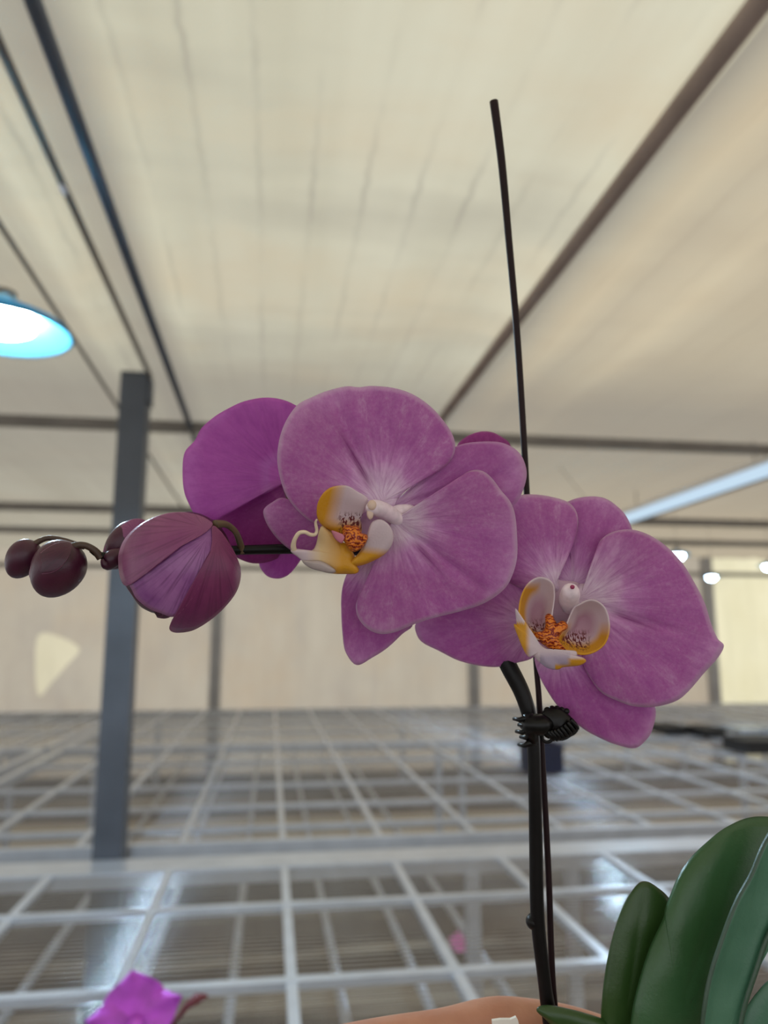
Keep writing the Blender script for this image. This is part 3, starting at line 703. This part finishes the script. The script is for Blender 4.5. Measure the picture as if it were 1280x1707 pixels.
shell('lip', (905, 1082), c8([(112, 495), (135, 560), (155, 640), (190, 695), (260, 740), (330, 830), (430, 895), (560, 922), (680, 905), (705, 930), (700, 960), (760, 970), (792, 1000), (740, 1035), (640, 1048), (570, 1055), (520, 1078), (430, 1065), (340, 1000), (285, 945), (240, 955), (185, 870), (140, 760), (100, 650), (125, 640)]),
      dfun((905, 1082), 28.35, (-.02, -.1), .1, .25, .06, 6, 0), LM, fC, colN, None, rings=20, n=6, label='white middle lobe with yellow tips')

# ------------------------------------------------------------------ buds
def bud_ellipsoid(name, a, b, w_, D, mat, parent, prof=None, label=None):
    """a, b: axis ends in pixels; w_ half width in pixels"""
    pts = []; rad = []; n = 18
    for i in range(n+1):
        t = i/n; s = t*t*(3-2*t)
        pts.append(P(a[0]+(b[0]-a[0])*s, a[1]+(b[1]-a[1])*s, D)); rr = sqrt(max(0, 1-(2*s-1)**2))*(1+.12*(1-2*s))
        rad.append(max(.0002, rr*w_*D/FPX*.01))
    return MB().tube(pts, rad, 28).build(name, mat, parent, True, label=label)
DB = 28.6
b1 = bud_ellipsoid('flower_bud', (360, 872), (236, 1010), 76, DB+.7, BM_DARK, orchid, label='largest bud, plump rose and purple, about to open')
cb, rb = (300, 948), (104, 108)
def bd(off, h=2.0):
    def f(x, y, r, rho, ang):
        q = ((x-cb[0])/rb[0])**2+((y-cb[1])/rb[1])**2
        return DB - off - h*sqrt(max(0.02, 1-min(q, 1)))
    return f
c4 = lambda pts: crop(0, 820, .328, pts)
shell('sepal', (340, 880), c4([(1078, 172), (1060, 145), (1000, 118), (900, 105), (800, 125), (710, 168), (640, 235), (607, 310), (605, 380), (615, 440), (637, 475), (672, 465), (760, 400), (860, 312), (950, 260), (1030, 215)]), bd(.12), BM_ROSE, b1, rings=16, axis=(230, 920), label='rose-brown outer sepal')
shell('petal', (345, 895), c4([(1078, 180), (950, 250), (860, 300), (760, 385), (665, 455), (675, 500), (700, 545), (760, 592), (820, 615), (885, 632), (960, 570), (1030, 470), (1070, 340), (1088, 230)]), bd(.0), BM_PURP, b1, rings=16, axis=(250, 1010), label='inner petal, lilac with dark veins')
shell('sepal', (362, 900), c4([(1078, 178), (1078, 250), (1062, 345), (1030, 450), (960, 562), (890, 640), (862, 680), (870, 705), (910, 713), (990, 697), (1090, 632), (1170, 550), (1210, 480), (1221, 400), (1195, 320), (1145, 235), (1105, 187)]), bd(.16, 1.9), BM_RED, b1, rings=16, axis=(310, 1030), label='rose-brown outer sepal')
shell('sepal', (235, 990), c4([(636, 468), (660, 480), (700, 545), (750, 585), (800, 615), (865, 630), (840, 642), (800, 636), (830, 625), (740, 582), (690, 545)]), bd(-.25, 1.6), BM_DARK, b1, rings=8, label='dark edge of the rear sepal')
stem('pedicel', [(404, 921, 30.4, .15), (400, 905, 30.2, .13), (392, 886, 29.6, .12), (376, 874, 29.1, .13), (358, 874, 28.7, .17)], PED, b1, label='olive green stalk')
b2 = bud_ellipsoid('flower_bud', (236, 872), (180, 946), 30, 30.3, BM_DARK, orchid, label='small dark bud half hidden behind the largest bud')
shell('sepal', (225, 885), c4([(740, 150), (700, 138), (650, 150), (590, 200), (545, 260), (525, 310), (560, 320), (620, 300), (680, 240), (730, 190)]), lambda x, y, r, rho, ang: 29.6+.3*r*r, BM_ROSE, b2, rings=10, label='rose-brown sepal')
stem('bract', [(210, 920, 29.6, .2), (190, 930, 29.4, .35), (178, 940, 29.3, .25), (170, 932, 29.2, .06)], BM_DARK, b2, 12, 6)
b3 = bud_ellipsoid('flower_bud', (122, 906), (70, 992), 43, 29.0, BM_DARK, orchid, label='dark maroon oval bud, second from the tip')
shell('sepal', (118, 910), [(118, 906), (95, 906), (68, 922), (52, 945), (50, 962), (60, 958), (85, 955), (102, 945), (113, 930), (118, 918)], lambda x, y, r, rho, ang: 27.98+1.1*(((x-97)/48)**2+((y-949)/46)**2)**1.5*.5, BM_DARK, b3, rings=10)
stem('pedicel', [(168, 930, 29.3, .16), (158, 918, 29.2, .14), (144, 910, 29.1, .13), (130, 909, 29.0, .14), (118, 914, 28.9, .18)], PED_D, b3, label='olive brown stalk')
b4 = bud_ellipsoid('flower_bud', (56, 902), (20, 962), 27, 29.6, BM_DARK, orchid, label='small dark maroon bud at the very tip')
stem('pedicel', [(140, 912, 29.4, .10), (118, 904, 29.6, .10), (100, 899, 29.7, .10), (82, 897, 29.7, .10), (68, 901, 29.7, .11), (56, 908, 29.6, .13)], PED_D, b4, label='olive brown stalk')

# ------------------------------------------------------------------ leaves
c6 = lambda pts: crop(780, 1300, .3906, pts)
def leaf(o, pts, df, mat, axis, label): return shell('leaf', o, pts, df, mat, orchid, thick=.16, rings=16, n=6, axis=axis, label=label)
leaf((1040, 1690), c6([(578, 1200), (574, 1042), (577, 950), (595, 800), (625, 660), (665, 540), (708, 462), (750, 432), (800, 455), (860, 515), (900, 640), (900, 860), (820, 1042), (780, 1200)]),
     dfun((1040, 1690), 29.6, (.1, -.1), .3, .25, 0, crease=.08, axis=(1075, 1470)), LEAF1, (1075, 1470), 'small dark green leaf with a brown rim and blunt tip')
leaf((1130, 1700), c6([(700, 1200), (700, 1042), (725, 900), (780, 720), (840, 590), (850, 545), (870, 490), (908, 400), (960, 325), (1030, 258), (1100, 203), (1190, 163), (1280, 158), (1380, 180), (1420, 240), (1330, 320), (1230, 480), (1160, 640), (1090, 860), (1060, 1042), (1050, 1200)]),
     dfun((1130, 1700), 28.6, (.2, -.1), .8, .5, 0, crease=.06, axis=(1230, 1380)), LEAF2, (1230, 1380), 'broad green leaf arching past the right edge')
leaf((1210, 1720), c6([(1000, 1200), (1000, 1042), (1030, 850), (1090, 660), (1150, 508), (1210, 400), (1280, 240), (1380, 120), (1480, 140), (1470, 320), (1380, 480), (1285, 655), (1235, 800), (1190, 935), (1165, 1042), (1150, 1200)]),
     dfun((1210, 1720), 27.6, (.1, -.1), .4, -.3, 0, crease=-.05, axis=(1310, 1440)), LEAF3, (1310, 1440), 'pale blue-green leaf in front of the broad one')
leaf((1290, 1760), c6([(1140, 1200), (1160, 1050), (1190, 970), (1240, 900), (1290, 850), (1400, 800), (1480, 850), (1460, 1000), (1380, 1200)]),
     dfun((1290, 1760), 28.2, (.1, 0), .3, .2, 0), LEAF3, (1330, 1640), 'leaf tip in the lower right corner')
leaf((960, 1722), c6([(296, 976), (340, 968), (420, 982), (500, 1003), (600, 1038), (760, 1120), (780, 1200), (600, 1180), (440, 1110), (375, 1055), (330, 1010)]),
     dfun((960, 1722), 29.4, (.1, 0), .0, .25, 0), LEAF1, (900, 1680), 'short dark leaf tip crossing the foot of the stem')
# crown from which the leaves grow
MB().sphere(root+Vector((.012, 0, -.012)), (.02, .012, .022), 16, 10).build('crown', LEAF1, orchid, True)

# ------------------------------------------------------------------ stake and clip
q = spline([(958, 1830, 31.0, .10), (925, 1680, 30.8, .125), (914, 1450, 30.9, .125), (905, 1280, 31.0, .12), (898, 1160, 31.2, .12), (893, 1100, 31.4, .11), (884, 940, 32, .12), (874, 750, 33.2, .14), (862, 560, 33.8, .15), (848, 400, 34.2, .16), (836, 270, 34.4, .18), (823, 169, 34.5, .195)], 8)
st_m = MB().tube([P(a, b, c) for a, b, c, r in q], [r*.01 for a, b, c, r in q], 12)
stk = st_m.build('support_stake', STAKE, None, True, origin=P(958, 1830, 31.0)); tag(stk, 'thin dark brown rod standing beside the flower stem and rising above the blooms', 'stake')
DC = 30.3
clip = empty('orchid_clip', P(895, 1212, DC)); tag(clip, 'black toothed claw clip joining the flower stem to the rod', 'clip')
m = MB().tube([P(872, 1205, DC), P(885, 1208, DC-.35), P(902, 1208, DC-.4), P(918, 1206, DC-.2)], [.0025, .0042, .0042, .0025], 10)
m.tube([P(880, 1190, DC-.3), P(884, 1212, DC-.42), P(888, 1236, DC-.3)], [.002, .003, .002], 8)
m.build('clip_body', CLIP, clip, True)
for (y, x0) in ((1198, 856), (1208, 864), (1219, 860), (1228, 867), (1241, 864)):
    MB().tube([P(x0, y, DC-.1), P(x0+10, y+2, DC-.35), P(880, y-2, DC-.4), P(893, y-3, DC-.3)], [.0007, .0010, .0013, .0010], 8).build('tooth', CLIP, clip, True)
# fan shaped thumb plate with ribbed edge
fan = [(905, 1190), (918, 1182), (934, 1184), (948, 1196), (961, 1211), (957, 1220), (950, 1224), (942, 1229), (932, 1231), (920, 1228), (908, 1222)]
shell('thumb_plate', (925, 1208), fan, lambda x, y, r, rho, ang: DC-.1-.25*(1-r*r), CLIP, clip, thick=.25, rings=6, n=4)
m = MB()
for k in range(8):
    t = k/7; x = 962-40*t; y = 1213+19*sin(t*pi*.55); m.tube([P(x-10, y-14, DC-.5), P(x, y, DC-.35), P(x+1, y+2, DC-.15)], [.0007, .0009, .0006], 8)
m.build('ribs', CLIP, clip, True)
m = MB()
for k in range(5): m.sphere(P(912+k*8, 1180+abs(k-1.5)*2.2, DC-.1), (.0014, .0012, .0012), 8, 6)
m.build('knurl', CLIP, clip, True)
n_ = 20
MB().tube([P(912+9*cos(2*pi*k/n_), 1228+9*sin(2*pi*k/n_), DC-.1) for k in range(n_+1)], .0007, 8, cap=False).build('spring_ring', CLIP, clip, True)

# ------------------------------------------------------------------ hand holding the plant
hand = empty('hand', P(1150, 1900, 32)); tag(hand, 'bare hand with a bent forefinger behind the stem, holding the plant from below', 'hand')
def hand_mesh():
    V = []; E = []; Rr = []
    def add(u, v, d, r, prev=None):
        V.append(P(u, v, d)-P(1000, 1850, 32)); Rr.append(r*.01); i = len(V)-1
        if prev is not None: E.append((prev, i))
        return i
    wrist = add(1150, 1960, 33, 2.2)
    p1 = add(1060, 1860, 32.6, 2.1, wrist)
    fore = add(1260, 2120, 34, 2.6, wrist)
    fore = add(1400, 2330, 35, 3.0, fore)
    ends = []
    for chain in ([(1050, 1748, 32.4, 1.5), (960, 1726, 32, 1.18), (830, 1702, 31.6, 1.03), (740, 1722, 31.3, .92), (640, 1733, 31, .86), (550, 1748, 30.8, .80), (470, 1762, 30.6, .70), (440, 1768, 30.5, .5)],
                  [(950, 1800, 32, 1.15), (820, 1795, 31.4, 1.0), (700, 1806, 31, .92), (610, 1818, 30.6, .86), (530, 1832, 30.3, .80), (440, 1848, 30, .70), (410, 1855, 29.9, .5)],
                  [(960, 1870, 32, 1.1), (830, 1880, 31.3, .95), (720, 1895, 30.8, .88), (640, 1908, 30.4, .82), (560, 1922, 30.1, .76), (490, 1936, 29.8, .66), (462, 1942, 29.7, .45)],
                  [(990, 1935, 32, 1.0), (870, 1960, 31.3, .85), (780, 1978, 30.8, .75), (720, 1990, 30.5, .70), (660, 2002, 30.3, .64), (610, 2012, 30.1, .55), (590, 2016, 30, .38)],
                  [(1090, 1815, 31.2, 1.4), (1040, 1790, 30.2, 1.2), (980, 1790, 29.3, 1.05), (900, 1800, 28.6, .95), (840, 1815, 28.2, .85), (815, 1822, 28, .6)]):
        p = p1
        for c in chain: p = add(*c, prev=p)
        ends.append(chain)
    me = bpy.data.meshes.new('hand_skin'); me.from_pydata(V, E, [])
    o = bpy.data.objects.new('hand_skin', me); COL.objects.link(o); me.materials.append(SKIN)
    sk = o.modifiers.new('skin', 'SKIN'); sk.use_smooth_shade = True
    for i, r in enumerate(Rr):
        me.skin_vertices[0].data[i].radius = (r, r)
    me.skin_vertices[0].data[0].use_root = True
    sb = o.modifiers.new('sub', 'SUBSURF'); sb.levels = 2; sb.render_levels = 2
    place(o, P(1000, 1850, 32), hand)
    for ch in ends:
        e = ch[-2]
        MB().sphere(P(e[0]-12, e[1]-8, e[2]-e[3]*.88), (.0055, .0018, .0042), 12, 8).build('nail', NAIL, hand, True)
hand_mesh()
tg = [P(x, y, 29.0) for x, y in ((820, 1702), (834, 1700), (851, 1700), (860, 1696), (864, 1703), (866, 1712), (872, 1790), (826, 1792))]
tv = tg+[p+F*.0012 for p in tg]
o = mesh_obj('plant_tag', tv, [tuple(range(8)), tuple(reversed(range(8, 16)))]+[(i, i+8, (i+1) % 8+8, (i+1) % 8) for i in range(8)], WHITE, smooth=False, origin=P(850, 1790, 29))
tag(o, 'small white plant tag at the bottom edge in front of the hand', 'tag')

# ------------------------------------------------------------------ blurred blooms behind
def loose_bloom(name, c, r, label, tilt, mat, parts=5):
    t = empty(name, c); tag(t, label, 'flower')
    c = Vector(c); from_ = []
    for k in range(parts):
        a = 2*pi*k/parts+.3; v = []; f = []; n = 12; m = 8
        wd = .62 if k % 2 else .42
        for i in range(m+1):
            s = i/m
            for j in range(n+1):
                q = (j/n-.5)*2
                hw = r*wd*sin(pi*min(1, s*.93+.05))**.7
                x = r*s*(1-.12*q*q); y = q*hw; z = r*(.28*s*s-.14*q*q*s)+.06*r*sin(5*q+k)*s
                v.append(Vector((x*cos(a)-y*sin(a), x*sin(a)+y*cos(a), z)))
        from mathutils import Euler
        M = Euler(tilt).to_matrix(); v = [c+M @ p for p in v]
        for i in range(m):
            for j in range(n):
                b = i*(n+1)+j; f.append((b, b+n+1, b+n+2, b+1))
        o = mesh_obj('petal', v, f, mat, t); s_ = o.modifiers.new('t', 'SOLIDIFY'); s_.thickness = .0008
    M = Euler(tilt).to_matrix()
    MB().sphere(c+M @ Vector((0, 0, r*.1)), r*.16).build('lip', mat, t, True)
    return t, M
MG = simple('magenta_petal', srgb(196, 84, 220), .5, 0, .3, 30)
PKL = simple('pale_pink_petal', srgb(226, 120, 190), .5, 0, .2, 30)
c = P(226, 1706, 95)
t, M = loose_bloom('orchid_bloom', c, .060, 'bright magenta bloom blurred at the lower left edge', (radians(75), radians(-8), radians(10)), MG)
MB().tube([c, c+Vector((.03, .02, -.03)), c+Vector((.05, .03, -.12)), Vector((c.x+.05, c.y+.04, ZB+.01))], .0025, 8).build('stalk', PED_D, t, True)
MB().tube([c+Vector((.038, .02, -.02)), c+Vector((.058, .02, .006)), c+Vector((.072, .02, .016)), c+Vector((.085, .02, .018))], [.002, .004, .007, .002], 8).build('bud', simple('bud_red', srgb(110, 50, 60), .5), t, True, label='small dark red bud')
c = on_z(770, 1573, .06)
loose_bloom('fallen_bloom', c, .07, 'pink bloom lying on the ground seen through the nearest bench', (radians(30), 0, 0), PKL)
